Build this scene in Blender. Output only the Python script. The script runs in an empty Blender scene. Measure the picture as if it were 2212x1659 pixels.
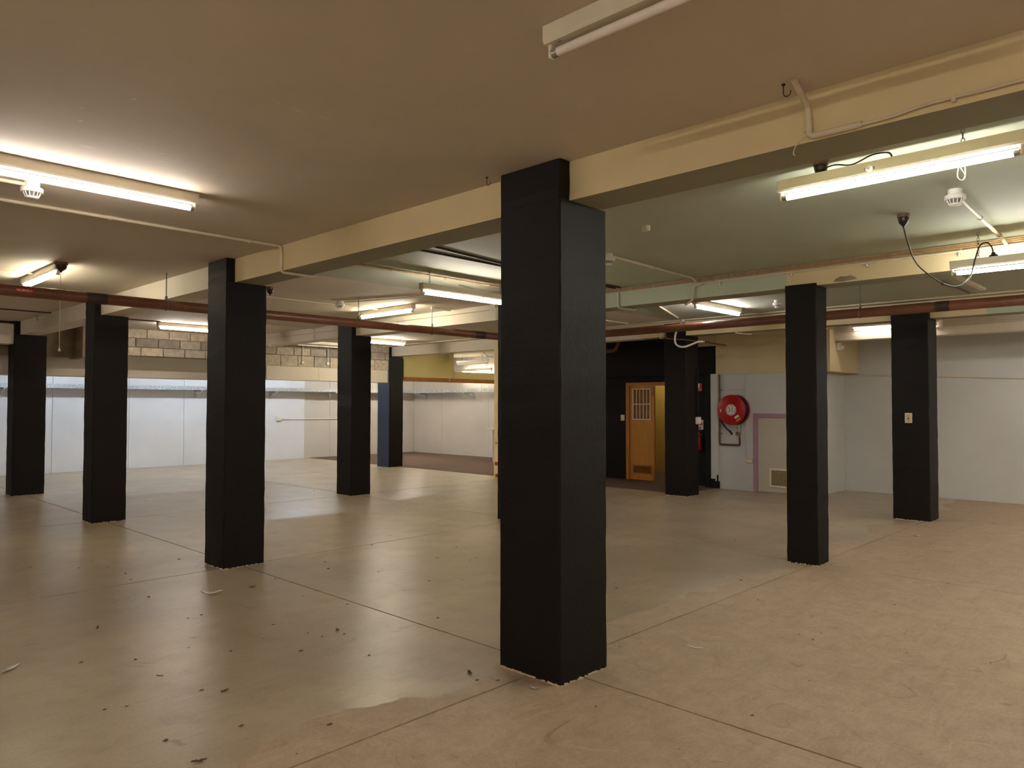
import bpy, bmesh, math, random
from mathutils import Vector, Matrix
random.seed(7)
sc = bpy.context.scene
C = sc.collection

# ------------------------------------------------------------------ camera, world, exposure
F_PX, YAW, PITCH, ROLL, CAM_H = 1600.3, 0.7656, 0.0267, 0.0014, 1.5
fw = Vector((math.cos(YAW)*math.cos(PITCH), math.sin(YAW)*math.cos(PITCH), math.sin(PITCH)))
rt = Vector((math.sin(YAW), -math.cos(YAW), 0)); up = rt.cross(fw)
r2 = rt*math.cos(ROLL) + up*math.sin(ROLL); u2 = -rt*math.sin(ROLL) + up*math.cos(ROLL)
cd = bpy.data.cameras.new('camera'); cam = bpy.data.objects.new('camera', cd); C.objects.link(cam)
cd.sensor_fit = 'HORIZONTAL'; cd.sensor_width = 36.0; cd.lens = 36.0*F_PX/2212.0; cd.clip_start = 0.05; cd.clip_end = 100
M = Matrix((r2, u2, -fw)).transposed().to_4x4(); M.translation = Vector((0, 0, CAM_H)); cam.matrix_world = M
sc.camera = cam
w = bpy.data.worlds.new('world'); sc.world = w; w.use_nodes = True
w.node_tree.nodes['Background'].inputs[0].default_value = (0.55, 0.65, 0.8, 1)
w.node_tree.nodes['Background'].inputs[1].default_value = 0.05
vs = sc.view_settings
vs.view_transform = 'Standard'; vs.look = 'None'; vs.gamma = 1.0; vs.use_curve_mapping = False; vs.exposure = 1.62
LAMP = 30.0            # radiance of a lit tube

# ------------------------------------------------------------------ constants
ZC = 2.831             # ceiling
ZB = 2.615             # underside of the beams
X0, X1, Y0, Y1 = -3.0, 14.55, -4.0, 18.25

# ------------------------------------------------------------------ materials
def srgb(r, g, b):
    f = lambda c: (c/255/12.92) if c/255 <= 0.04045 else ((c/255+0.055)/1.055)**2.4
    return (f(r), f(g), f(b), 1)
def mat(name, col, rough=0.7, var=0.12, scale=3.0, bump=0.0, bscale=60.0, metal=0.0, spec=0.4, col2=None, fine=0.0, fscale=80):
    m = bpy.data.materials.new(name); m.use_nodes = True
    nt = m.node_tree; N = nt.nodes; L = nt.links; b = N['Principled BSDF']
    b.inputs['Roughness'].default_value = rough; b.inputs['Metallic'].default_value = metal
    b.inputs['Specular IOR Level'].default_value = spec
    tc = N.new('ShaderNodeTexCoord')
    n = N.new('ShaderNodeTexNoise'); n.inputs['Scale'].default_value = scale; n.inputs['Detail'].default_value = 6; n.inputs['Roughness'].default_value = 0.6
    L.new(tc.outputs['Object'], n.inputs['Vector'])
    r = N.new('ShaderNodeValToRGB')
    c2 = col2 if col2 else tuple(c*(1-var) for c in col[:3])+(1,)
    c1 = col if col2 else tuple(min(1, c*(1+var)) for c in col[:3])+(1,)
    r.color_ramp.elements[0].position = 0.35; r.color_ramp.elements[1].position = 0.65
    r.color_ramp.elements[0].color = c2; r.color_ramp.elements[1].color = c1
    L.new(n.outputs['Fac'], r.inputs['Fac']); out = r.outputs['Color']
    if fine:
        n2 = N.new('ShaderNodeTexNoise'); n2.inputs['Scale'].default_value = fscale; n2.inputs['Detail'].default_value = 3
        L.new(tc.outputs['Object'], n2.inputs['Vector'])
        mx = N.new('ShaderNodeMix'); mx.data_type = 'RGBA'; mx.blend_type = 'MULTIPLY'; mx.inputs[0].default_value = fine
        L.new(out, mx.inputs[6]); L.new(n2.outputs['Fac'], mx.inputs[7]); out = mx.outputs[2]
    L.new(out, b.inputs['Base Color'])
    if bump:
        nb = N.new('ShaderNodeTexNoise'); nb.inputs['Scale'].default_value = bscale; nb.inputs['Detail'].default_value = 4
        L.new(tc.outputs['Object'], nb.inputs['Vector'])
        bp = N.new('ShaderNodeBump'); bp.inputs['Strength'].default_value = bump; bp.inputs['Distance'].default_value = 0.02
        L.new(nb.outputs['Fac'], bp.inputs['Height']); L.new(bp.outputs['Normal'], b.inputs['Normal'])
    return m
def emat(name, col, s):
    m = bpy.data.materials.new(name); m.use_nodes = True; b = m.node_tree.nodes['Principled BSDF']
    b.inputs['Base Color'].default_value = (.8, .8, .8, 1); b.inputs['Emission Color'].default_value = col; b.inputs['Emission Strength'].default_value = s
    return m

def floor_mat():
    m = bpy.data.materials.new('sealed_concrete'); m.use_nodes = True
    nt = m.node_tree; N = nt.nodes; L = nt.links; b = N['Principled BSDF']
    tc = N.new('ShaderNodeTexCoord'); P = tc.outputs['Object']
    def noise(s, d=6, ro=0.6, vec=P, dist=0.0):
        n = N.new('ShaderNodeTexNoise'); n.inputs['Scale'].default_value = s; n.inputs['Detail'].default_value = d; n.inputs['Roughness'].default_value = ro; n.inputs['Distortion'].default_value = dist
        L.new(vec, n.inputs['Vector']); return n.outputs['Fac']
    def ramp(f, a, bb, ca, cb):
        r = N.new('ShaderNodeValToRGB'); r.color_ramp.elements[0].position = a; r.color_ramp.elements[1].position = bb
        r.color_ramp.elements[0].color = ca; r.color_ramp.elements[1].color = cb; L.new(f, r.inputs['Fac']); return r.outputs['Color']
    def mix(f, a, bb, t='MIX'):
        x = N.new('ShaderNodeMix'); x.data_type = 'RGBA'; x.blend_type = t
        if isinstance(f, float): x.inputs[0].default_value = f
        else: L.new(f, x.inputs[0])
        for k, v in ((6, a), (7, bb)):
            if isinstance(v, tuple): x.inputs[k].default_value = v
            else: L.new(v, x.inputs[k])
        return x.outputs[2]
    def math_(op, a, bb):
        x = N.new('ShaderNodeMath'); x.operation = op
        for k, v in ((0, a), (1, bb)):
            if isinstance(v, (int, float)): x.inputs[k].default_value = v
            else: L.new(v, x.inputs[k])
        return x.outputs[0]
    base = ramp(noise(0.9), 0.3, 0.7, srgb(166, 150, 127), srgb(194, 178, 152))
    base = mix(ramp(noise(3.5, 8, 0.7), 0.5, 0.72, (0, 0, 0, 1), (.6, .6, .6, 1)), base, srgb(152, 133, 110))
    # damp-dark stains, small and scattered, and broad grey-olive traffic smears
    base = mix(ramp(noise(2.4, 5, 0.6, P, 0.5), 0.655, 0.675, (0, 0, 0, 1), (.5, .5, .5, 1)), base, srgb(132, 120, 98))
    base = mix(ramp(noise(0.55, 4, 0.6, P, 0.8), 0.48, 0.68, (0, 0, 0, 1), (.55, .55, .55, 1)), base, srgb(158, 147, 126))
    # worn strip, bare of sealer, along the front joint (y about 2.7) and beside the A column line
    sep = N.new('ShaderNodeSeparateXYZ'); L.new(P, sep.inputs[0])
    wob = math_('MULTIPLY', math_('SUBTRACT', noise(1.3, 5, 0.55), 0.5), 1.5)
    dxy = math_('ADD', math_('MULTIPLY', math_('SUBTRACT', sep.outputs[1], 0.52), 0.25), math_('MULTIPLY', wob, 0.22))
    wear = ramp(dxy, 0.62, 0.628, (1, 1, 1, 1), (0, 0, 0, 1))
    worn = mix(ramp(noise(5, 10, 0.85, P, 0.4), 0.32, 0.72, (0, 0, 0, 1), (1, 1, 1, 1)), srgb(199, 175, 150), srgb(160, 136, 113))
    # scratches and drag marks: thin contour lines of slow noise
    for sc_, th, st, cc in ((0.9, .0035, .55, srgb(118, 98, 76)), (1.7, .006, .35, srgb(214, 196, 168)), (2.6, .006, .4, srgb(120, 100, 78))):
        ln = math_('ABSOLUTE', math_('SUBTRACT', noise(sc_, 1.5, .5, P, .6), .5), 0)
        gate = ramp(noise(3.1*sc_, 4, .6), .5, .62, (0, 0, 0, 1), (st, st, st, 1))
        lm = N.new('ShaderNodeMath'); lm.operation = 'LESS_THAN'; L.new(ln, lm.inputs[0]); lm.inputs[1].default_value = th
        worn = mix(math_('MULTIPLY', lm.outputs[0], gate), worn, cc)
    base = mix(math_('MULTIPLY', wear, 0.8), base, worn)
    # scuff scratches: stretched noise
    mp = N.new('ShaderNodeMapping'); mp.inputs['Scale'].default_value = (1, 9, 1); mp.inputs['Rotation'].default_value = (0, 0, 0.5); L.new(P, mp.inputs['Vector'])
    base = mix(ramp(noise(2.2, 9, 0.75, mp.outputs[0], 0.8), 0.52, 0.8, (0, 0, 0, 1), (.45, .45, .45, 1)), base, srgb(132, 116, 94))
    # small dark spots
    v = N.new('ShaderNodeTexVoronoi'); v.inputs['Scale'].default_value = 1.3; v.feature = 'F1'; L.new(P, v.inputs['Vector'])
    base = mix(ramp(v.outputs['Distance'], 0.02, 0.05, (.5, .5, .5, 1), (0, 0, 0, 1)), base, srgb(110, 94, 74))
    base = mix(0.35, base, ramp(noise(60, 3), 0.3, 0.7, (.55, .55, .55, 1), (1, 1, 1, 1)), 'MULTIPLY')
    L.new(base, b.inputs['Base Color'])
    rg = ramp(noise(2.0, 6, 0.65), 0.3, 0.75, (.285, .285, .285, 1), (.39, .39, .39, 1))
    rg = mix(wear, rg, (.6, .6, .6, 1))
    L.new(rg, b.inputs['Roughness']); b.inputs['Specular IOR Level'].default_value = 0.5
    bp = N.new('ShaderNodeBump'); bp.inputs['Strength'].default_value = 0.1; bp.inputs['Distance'].default_value = 0.02
    L.new(noise(9, 7, 0.65), bp.inputs['Height']); L.new(bp.outputs['Normal'], b.inputs['Normal'])
    return m

MT = dict(
 floor=floor_mat(),
 joint=mat('joint_filler', srgb(44, 35, 28), 0.9, 0.3, 6),
 ceil=mat('ceiling_cream', srgb(210, 198, 181), 0.75, 0.05, 0.8, 0.05, 18),
 ceilg=mat('ceiling_green', srgb(174, 177, 156), 0.7, 0.05, 0.8, 0.05, 18),
 beam=mat('beam_cream', srgb(222, 202, 158), 0.7, 0.04, 1.5, 0.06, 25),
 beamg=mat('beam_green', srgb(186, 196, 172), 0.7, 0.04, 1.5, 0.06, 25),
 beamw=mat('beam_offwhite', srgb(224, 214, 198), 0.7, 0.04, 1.5, 0.06, 25),
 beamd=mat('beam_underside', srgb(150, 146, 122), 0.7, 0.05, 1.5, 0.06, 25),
 black=mat('black_paint', srgb(22, 17, 15), 0.6, 0.15, 4, 0.12, 30, spec=0.22),
 blackw=mat('black_wall_paint', srgb(20, 19, 21), 0.65, 0.12, 3, 0.08, 30, spec=0.25),
 navy=mat('navy_paint', srgb(30, 37, 60), 0.55, 0.1, 4, 0.08, 30),
 creamcol=mat('cream_column_paint', srgb(232, 214, 160), 0.65, 0.05, 4, 0.06, 30),
 red=mat('red_paint', srgb(178, 52, 52), 0.6, 0.08, 6),
 white=mat('white_wall', srgb(226, 226, 230), 0.7, 0.03, 1.2, 0.04, 12),
 wgrey_shade=mat('wall_grey_and_shade', srgb(206, 200, 192), 0.7, 0.03, 1.2, 0.04, 12),  # pale grey wall; on the far wall this tone holds its shade
 rwall=mat('right_wall_white', srgb(208, 208, 206), 0.72, 0.03, 0.9, 0.05, 12),
 yellow=mat('yellow_wall', srgb(222, 204, 140), 0.7, 0.04, 1.5, 0.05, 15),
 yellow2=mat('corridor_yellow', srgb(206, 178, 92), 0.7, 0.05, 1.5),
 boxc=mat('bulkhead_cream', srgb(216, 200, 160), 0.7, 0.04, 1.5, 0.05, 15),
 boxl=mat('bulkhead_pale', srgb(214, 206, 184), 0.7, 0.03, 1.5, 0.05, 15),
 conc=mat('stained_concrete', srgb(150, 132, 108), 0.85, 0.3, 3.5, 0.25, 30),
 block=mat('concrete_block', srgb(186, 176, 158), 0.9, 0.16, 9, 0.4, 60, fine=0.4, fscale=50),
 block2=mat('concrete_block_dark', srgb(158, 148, 132), 0.9, 0.18, 9, 0.4, 60, fine=0.4, fscale=50),
 block3=mat('concrete_block_washed', srgb(206, 192, 168), 0.9, 0.2, 11, 0.4, 60, fine=0.3, fscale=40),
 mortar=mat('mortar', srgb(168, 150, 122), 0.9, 0.15, 12, 0.3, 60),
 carpet=mat('brown_carpet', srgb(116, 97, 87), 0.95, 0.12, 30, 0.5, 220, spec=0.1),
 metal=mat('lamp_enamel', srgb(214, 204, 182), 0.45, 0.05, 5),
 tubeoff=mat('unlit_tube', srgb(232, 220, 212), 0.25, 0.02, 3),
 holder=mat('lamp_holder_plastic', srgb(226, 212, 190), 0.45, 0.05, 9),
 alu=mat('bright_metal', srgb(190, 190, 192), 0.3, 0.1, 20, metal=0.9),
 galv=mat('galvanised_steel', srgb(200, 204, 210), 0.38, 0.35, 28, metal=0.7),
 pipe=mat('brown_pipe_paint', srgb(112, 69, 46), 0.36, 0.18, 5, 0.05, 25, spec=0.5),
 piped=mat('dark_pipe_joint', srgb(62, 44, 38), 0.5, 0.3, 12),
 copper=mat('tarnished_copper', srgb(120, 84, 58), 0.4, 0.25, 12, metal=0.6),
 cable=mat('orange_brown_cable', srgb(176, 142, 100), 0.55, 0.2, 14),
 conduit=mat('conduit_cream', srgb(216, 202, 176), 0.5, 0.06, 6),
 pvc=mat('white_pvc', srgb(228, 222, 212), 0.45, 0.04, 8),
 dark=mat('black_bakelite', srgb(34, 30, 28), 0.35, 0.2, 20),
 darkcord=mat('dark_cord', srgb(50, 46, 44), 0.5, 0.2, 20),
 string=mat('pull_string', srgb(206, 194, 158), 0.8, 0.1, 30),
 woodblk=mat('wooden_block', srgb(112, 74, 50), 0.55, 0.2, 14),
 steel=mat('dark_steel', srgb(126, 122, 116), 0.45, 0.2, 15, metal=0.6),
 lilac=mat('lilac_paint', srgb(176, 138, 158), 0.6, 0.06, 5, 0.04, 20),
 door=mat('hatch_paint', srgb(200, 190, 176), 0.6, 0.04, 4, 0.03, 20),
 ply=mat('varnished_ply', srgb(204, 142, 62), 0.4, 0.1, 3, spec=0.5),
 plyf=mat('varnished_frame', srgb(190, 124, 54), 0.4, 0.14, 6, spec=0.5),
 slot=mat('dark_slot', srgb(46, 36, 26), 0.7, 0.2, 9),
 plastic=mat('switch_plastic', srgb(232, 222, 206), 0.4, 0.03, 9),
 switchc=mat('aged_switch_plastic', srgb(216, 194, 146), 0.45, 0.06, 30),
 redg=mat('red_enamel', srgb(176, 24, 28), 0.35, 0.06, 6, spec=0.5),
 signw=mat('sign_white', srgb(236, 230, 222), 0.45, 0.02, 9),
 signr=mat('sign_red', srgb(188, 28, 34), 0.45, 0.03, 9),
 yel=mat('sticker_yellow', srgb(232, 186, 24), 0.45, 0.03, 9),
 grey=mat('print_grey', srgb(120, 112, 106), 0.5, 0.2, 40),
 rubber=mat('black_rubber', srgb(30, 27, 28), 0.5, 0.2, 16),
 brass=mat('brass', srgb(170, 130, 62), 0.35, 0.2, 14, metal=0.8),
 timber=mat('brown_timber', srgb(160, 104, 44), 0.55, 0.18, 8),
 leaf=mat('dry_leaf', srgb(104, 80, 54), 0.85, 0.3, 60),
 film=mat('clear_film', srgb(232, 224, 214), 0.15, 0.05, 30, spec=0.8),
 counter=mat('counter_grey', srgb(196, 190, 188), 0.6, 0.03, 4),
 stain=mat('joint_crumbs', srgb(206, 184, 148), 0.9, 0.2, 40, 0.3, 90),
)
tint = lambda m, k: m
WOODGRAIN = MT['ply'].node_tree
for nm in ('ply', 'plyf'):
    nt = MT[nm].node_tree; n = [x for x in nt.nodes if x.type == 'TEX_NOISE'][0]; tcn = [x for x in nt.nodes if x.type == 'TEX_COORD'][0]
    mp = nt.nodes.new('ShaderNodeMapping'); mp.inputs['Scale'].default_value = (6, 6, 0.5)
    nt.links.new(tcn.outputs['Object'], mp.inputs['Vector']); nt.links.new(mp.outputs[0], n.inputs['Vector'])

# ------------------------------------------------------------------ mesh helpers
class MB:
    def __init__(self): self.v = []; self.f = []; self.m = []; self.s = []
    def add(self, vs, fs, mi=0, smooth=False):
        o = len(self.v); self.v += [tuple(v) for v in vs]; self.f += [tuple(i+o for i in f) for f in fs]
        self.m += [mi]*len(fs); self.s += [smooth]*len(fs); return self
    def box(self, x0, x1, y0, y1, z0, z1, mi=0):
        return self.add([(x0,y0,z0),(x1,y0,z0),(x1,y1,z0),(x0,y1,z0),(x0,y0,z1),(x1,y0,z1),(x1,y1,z1),(x0,y1,z1)],
            [(0,3,2,1),(4,5,6,7),(0,1,5,4),(1,2,6,5),(2,3,7,6),(3,0,4,7)], mi)
    def bbox(self, x0, x1, y0, y1, z0, z1, b=0.004, mi=0):
        bm = bmesh.new(); bmesh.ops.create_cube(bm, size=1)
        for v in bm.verts: v.co = Vector(((x0+x1)/2+v.co.x*(x1-x0), (y0+y1)/2+v.co.y*(y1-y0), (z0+z1)/2+v.co.z*(z1-z0)))
        b = min(b, (x1-x0)*.45, (y1-y0)*.45, (z1-z0)*.45)
        bmesh.ops.bevel(bm, geom=list(bm.edges), offset=b, segments=1, affect='EDGES')
        bm.verts.index_update()
        self.add([v.co.copy() for v in bm.verts], [[v.index for v in f.verts] for f in bm.faces], mi); bm.free(); return self
    def tube(self, pts, r, n=8, mi=0, caps=True, closed=False):
        P = [Vector(p) for p in pts]; rings = []; k = len(P); prev = None
        for i, p in enumerate(P):
            if closed: t = (P[(i+1) % k]-P[i-1])
            else: t = P[min(i+1, k-1)]-P[max(i-1, 0)]
            t.normalize()
            if prev is None:
                a = Vector((0, 0, 1)) if abs(t.z) < 0.9 else Vector((1, 0, 0)); u = t.cross(a).normalized()
            else:
                u = (prev - t*prev.dot(t)).normalized()
            prev = u; v = t.cross(u); rr = r[i] if isinstance(r, (list, tuple)) else r
            rings.append([p+(u*math.cos(2*math.pi*j/n)+v*math.sin(2*math.pi*j/n))*rr for j in range(n)])
        vs = [q for ring in rings for q in ring]; fs = []
        for i in range(k if closed else k-1):
            a = i*n; b = ((i+1) % k)*n
            for j in range(n): fs.append((a+j, a+(j+1) % n, b+(j+1) % n, b+j))
        self.add(vs, fs, mi, True)
        if caps and not closed: self.add(rings[0], [tuple(range(n))[::-1]], mi); self.add(rings[-1], [tuple(range(n))], mi)
        return self
    def lathe(self, prof, c, axis='z', n=20, mi=0, smooth=True):
        c = Vector(c); vs = []; fs = []
        for (r, h) in prof:
            for j in range(n):
                a = 2*math.pi*j/n; x, y = r*math.cos(a), r*math.sin(a)
                vs.append(c+Vector({'z': (x, y, h), 'x': (h, x, y), 'y': (y, h, x)}[axis]))
        for i in range(len(prof)-1):
            for j in range(n): fs.append((i*n+j, i*n+(j+1) % n, (i+1)*n+(j+1) % n, (i+1)*n+j))
        self.add(vs, fs, mi, smooth)
        self.add(vs[:n], [tuple(range(n))[::-1]], mi); self.add(vs[-n:], [tuple(range(n))], mi); return self
    def build(self, name, mats, parent=None, loc=None):
        me = bpy.data.meshes.new(name)
        off = Vector(loc) if loc is not None else Vector((0, 0, 0))
        me.from_pydata([tuple(Vector(v)-off) for v in self.v], [], self.f)
        for m in (mats if isinstance(mats, (list, tuple)) else [mats]): me.materials.append(MT[m] if isinstance(m, str) else m)
        me.polygons.foreach_set('material_index', self.m); me.polygons.foreach_set('use_smooth', self.s); me.validate(); me.update()
        bm = bmesh.new(); bm.from_mesh(me); bmesh.ops.recalc_face_normals(bm, faces=bm.faces); bm.to_mesh(me); bm.free()
        o = bpy.data.objects.new(name, me); C.objects.link(o)
        if parent is not None:
            o.parent = parent; o.location = off - parent_world(parent)
        else: o.location = off
        return o
def parent_world(p):
    v = Vector((0, 0, 0))
    while p is not None: v = v + p.location; p = p.parent
    return v
def empty(name, loc):
    o = bpy.data.objects.new(name, None); C.objects.link(o); o.location = loc; o.empty_display_size = 0.1; return o
def tag(o, label, cat, group=None):
    o['label'] = label; o['category'] = cat
    if group: o['group'] = group
    return o
def thing(name, label, cat, loc, group=None): return tag(empty(name, loc), label, cat, group)
def struct(o): o['kind'] = 'structure'; return o
def copy_part(o, parent, delta=(0, 0, 0)):
    c = o.copy(); C.objects.link(c); c.parent = parent; c.location = o.location + Vector(delta); return c
def round_path(pts, r=0.03, n=4):
    P = [Vector(p) for p in pts]; out = [P[0]]
    for i in range(1, len(P)-1):
        a = (P[i-1]-P[i]); b = (P[i+1]-P[i]); q = min(r, a.length*.45, b.length*.45)
        A = P[i]+a.normalized()*q; B = P[i]+b.normalized()*q
        for k in range(n+1):
            t = k/n; out.append(A*(1-t)**2+P[i]*2*t*(1-t)+B*t*t)
    out.append(P[-1]); return out
def smooth_path(pts, n=6):
    P = [Vector(p) for p in pts]; out = []
    for i in range(len(P)-1):
        p0, p1, p2, p3 = P[max(i-1, 0)], P[i], P[i+1], P[min(i+2, len(P)-1)]
        for k in range(n):
            t = k/n; out.append(0.5*((2*p1)+(p2-p0)*t+(2*p0-5*p1+4*p2-p3)*t*t+(3*p1-p0-3*p2+p3)*t**3))
    out.append(P[-1]); return out

# ------------------------------------------------------------------ floor: base with concrete slabs, joints left open between them
fl = struct(MB().box(X0-.2, X1+1.6, Y0-.2, Y1+.3, -.2, -.03).build('floor', 'joint'))
gx = [X0-.2, -0.55, 3.235, 7.04, 10.9]; gy = [Y0-.2, -1.0, 2.80, 6.60, 10.36, 14.32, Y1+.3]
g = 0.0065
for i in range(len(gx)-1):
    for j in range(len(gy)-1):
        MB().bbox(gx[i]+g, gx[i+1]-g, gy[j]+g, gy[j+1]-g, -.1, 0, 0.0012).build('slab', 'floor', fl)
MB().box(10.9+g, X1+1.6, Y0-.2, 6.555, -.1, 0).build('slab', 'floor', fl)
cp = struct(MB().box(10.9, X1+.2, 6.56, Y1+.3, -.03, .004).build('floor_carpet', 'carpet'))

# ------------------------------------------------------------------ ceiling (two paint colours) and walls
struct(MB().box(X0-.2, 3.2, Y0-.2, Y1+.3, ZC, ZC+.2).build('ceiling', 'ceil'))
struct(MB().box(3.2, 7.05, 6.76, Y1+.3, ZC, ZC+.2).build('ceiling', 'ceil'))
struct(MB().box(3.2, 7.05, Y0-.2, 6.76, ZC, ZC+.2).build('ceiling', 'ceilg'))
struct(MB().box(7.05, 10.7, Y0-.2, 6.3, ZC, ZC+.2).build('ceiling', 'ceilg'))
struct(MB().box(7.05, 10.7, 6.3, Y1+.3, ZC, ZC+.2).build('ceiling', 'ceil'))
struct(MB().box(10.7, X1+.2, Y0-.2, Y1+.3, ZC, ZC+.2).build('ceiling', 'ceil'))

struct(MB().box(X0-.2, X0, Y0-.2, Y1+.3, 0, ZC).build('wall_behind', 'rwall'))
struct(MB().box(X0, 13.6, Y0-.2, Y0, 0, ZC).build('wall_near', 'rwall'))
# far wall: white panels to the left, right panels greyed to paint in weaker light, open joints between sheets
wf = struct(MB().box(X0, X1+.2, Y1+.02, Y1+.22, 0, ZC).build('wall_far', 'wgrey_shade'))
xs = [X0, -1.5, 0.05, 1.6, 3.1, 4.65, 6.2, 7.45, 8.35, 10.72]
for a, b in zip(xs[:-1], xs[1:]): MB().bbox(a+.003, b-.003, Y1-.055, Y1+.02, 0, ZC, .002).build('panel', 'white', wf)
for a, b in ((10.72, 11.55), (11.55, 13.0), (13.0, X1)): MB().bbox(a+.003, b-.003, Y1-.005, Y1+.02, 0, ZC, .002).build('panel', 'wgrey_shade', wf)  # weaker light on this part is put into the grey
ws = struct(MB().box(X1+.02, X1+.2, 11.4, Y1+.02, 0, ZC).build('wall_side', 'wgrey_shade'))
for a, b in ((11.4, 14.9), (14.9, 16.9), (16.9, Y1-.005)): MB().bbox(X1, X1+.02, a+.003, b-.003, 0, ZC, .002).build('panel', 'wgrey_shade', ws)
struct(MB().box(12.3, X1+.2, 11.2, 11.4, 0, ZC).build('wall_return', 'blackw'))
# right-hand wall, deep part, with the short return and the hose reel wall
struct(MB().box(13.4, 13.6, Y0, 4.8, 0, ZC).build('wall_right', 'rwall'))
struct(MB().box(12.3, 13.6, 4.8, 4.95, 0, ZC).build('wall_right_return', 'rwall'))
wr = struct(MB().box(12.1, 12.3, 4.8, 6.5, 0, 2.03).build('wall_reel', 'rwall'))
MB().bbox(12.092, 12.1, 6.0, 6.42, 1.75, 2.0, .003).build('access_panel', 'rwall', wr)
MB().box(12.07, 12.1, 5.985, 5.998, 0.55, 2.03).build('edge_strip', 'rwall', wr)
# black wall with the timber double door
bw = MB(); bw.box(12.25, 12.4, 8.606, 11.2, 0, 2.04); bw.box(12.25, 12.4, 6.7, 7.33, 0, 2.04); bw.box(12.25, 12.4, 7.33, 8.606, 1.925, 2.04)
wb = struct(bw.build('wall_black', 'blackw'))
MB().box(12.19, 12.4, 7.05, 11.2, 2.04, ZC).build('upper_wall', 'blackw', wb)
MB().box(12.19, 12.4, 6.57, 7.05, 2.04, 2.55).build('upper_wall', 'blackw', wb)
MB().box(12.2, 12.4, 6.57, 7.05, 2.55, ZC).build('upper_wall', 'boxc', wb)
MB().bbox(12.04, 12.3, 6.66, 6.75, 0, 2.04, .006).build('jamb', 'blackw', wb)
pl = MB(); pl.bbox(12.06, 12.3, 6.5, 6.65, 0.1, 2.04, .004, 0)
pl.bbox(12.05, 12.3, 6.495, 6.655, 0, 0.13, .006, 1); pl.box(12.052, 12.06, 6.56, 6.652, .13, .17, 1); pl.box(12.052, 12.06, 6.5, 6.53, .13, .24, 1)
struct(pl.build('trim_1', ['rwall', 'blackw']))
# corridor behind the door with black stairs
struct(MB().box(13.95, 14.1, 6.7, 9.3, 0, ZC).build('wall_corridor', 'yellow2'))
struct(MB().box(12.4, 14.1, 9.2, 9.35, 0, ZC).build('wall_corridor_end', 'yellow2'))
struct(MB().box(12.4, 14.1, 6.6, 6.7, 0, ZC).build('wall_corridor_side', 'yellow2'))
st = thing('stair', 'black stairs with pale step edges seen through the open door leaf', 'stairs', (13.1, 7.6, 0))
for k in range(3):
    s = MB().bbox(12.95+.27*k, 13.94, 6.72, 8.02-.12*k, .185*k+.004, .185*(k+1)+.004, .004).build('step', 'blackw', st)
    MB().box(12.943+.27*k, 12.965+.27*k, 6.72, 8.02-.12*k, .185*(k+1)-.004, .185*(k+1)+.008).build('nosing', 'conduit', st)

# ------------------------------------------------------------------ bulkheads, block wall
wblk = struct(MB().box(4.15, 7.35, 14.02, 14.2, 2.345, ZC).box(7.35, 10.42, 14.02, 14.2, 2.27, ZC).build('wall_block', 'mortar'))
courses = ((2.672, ZC-.004, 0.12), (2.508, 2.660, -0.07), (2.275, 2.496, 0.02))
for ci, (za, zb_, off) in enumerate(courses):
    x = 4.15-.39+off
    while x < 10.42:
        a, b = max(x+.006, 4.152), min(x+.384, 10.418)
        if b-a > .03:
            mt = ['block3', 'block', 'block2'][random.choices([0, 1, 2], [[4, 4, 1], [1, 4, 3], [6, 3, 0]][ci])[0]]
            d = random.uniform(-.006, .006)
            MB().bbox(a, b, 13.985+d, 14.05, (za if za > 2.3 else 2.349 if b < 7.4 else 2.275)+random.uniform(-.003, .003), zb_, .006).build('block', mt, wblk)
        x += .39
struct(MB().box(X0, 4.15, 14.55, 14.75, 2.30, ZC).build('wall_concrete', 'conc'))
struct(MB().box(4.02, 4.15, 14.02, 14.75, 2.28, ZC).build('trim_2', 'conc'))
bb = struct(MB().bbox(X0, 7.35, 14.85, 15.35, 1.985, 2.42, .006).build('trim_3', 'beamw'))
struct(MB().bbox(X0, 3.3, 14.16, 14.54, 2.46, 2.79, .006).build('trim_4', 'beamw'))
bx = struct(MB().bbox(7.35, 10.36, 13.95, 14.25, 1.985, 2.27, .004).build('trim_5', 'boxl'))
MB().box(8.55, 8.553, 13.9485, 13.951, 1.99, 2.265).build('seam', 'slot', bx)
MB().box(10.36, 10.40, 13.97, 14.2, 1.98, 2.26).build('end_cap', 'steel', bx)
# yellow bulkhead between the navy column and the side wall, timber rail below it
yb = struct(MB().box(10.98, 12.8, 14.4, 14.6, 2.15, ZC).build('trim_6', 'yellow'))
MB().box(12.8, X1, 14.4, 14.6, 2.15, 2.33).build('bulkhead_low', 'yellow', yb)
struct(MB().bbox(10.98, X1, 14.36, 14.55, 2.05, 2.148, .004).build('trim_7', 'timber'))
# cream box above the hose reel wall and the low beam at the right-hand wall
struct(MB().bbox(12.1, 13.4, 4.55, 6.565, 2.032, ZC, .003).build('trim_8', 'boxc'))
struct(MB().box(12.3, 12.55, Y0, 4.548, 2.53, ZC).build('trim_9', 'beamw'))

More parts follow.
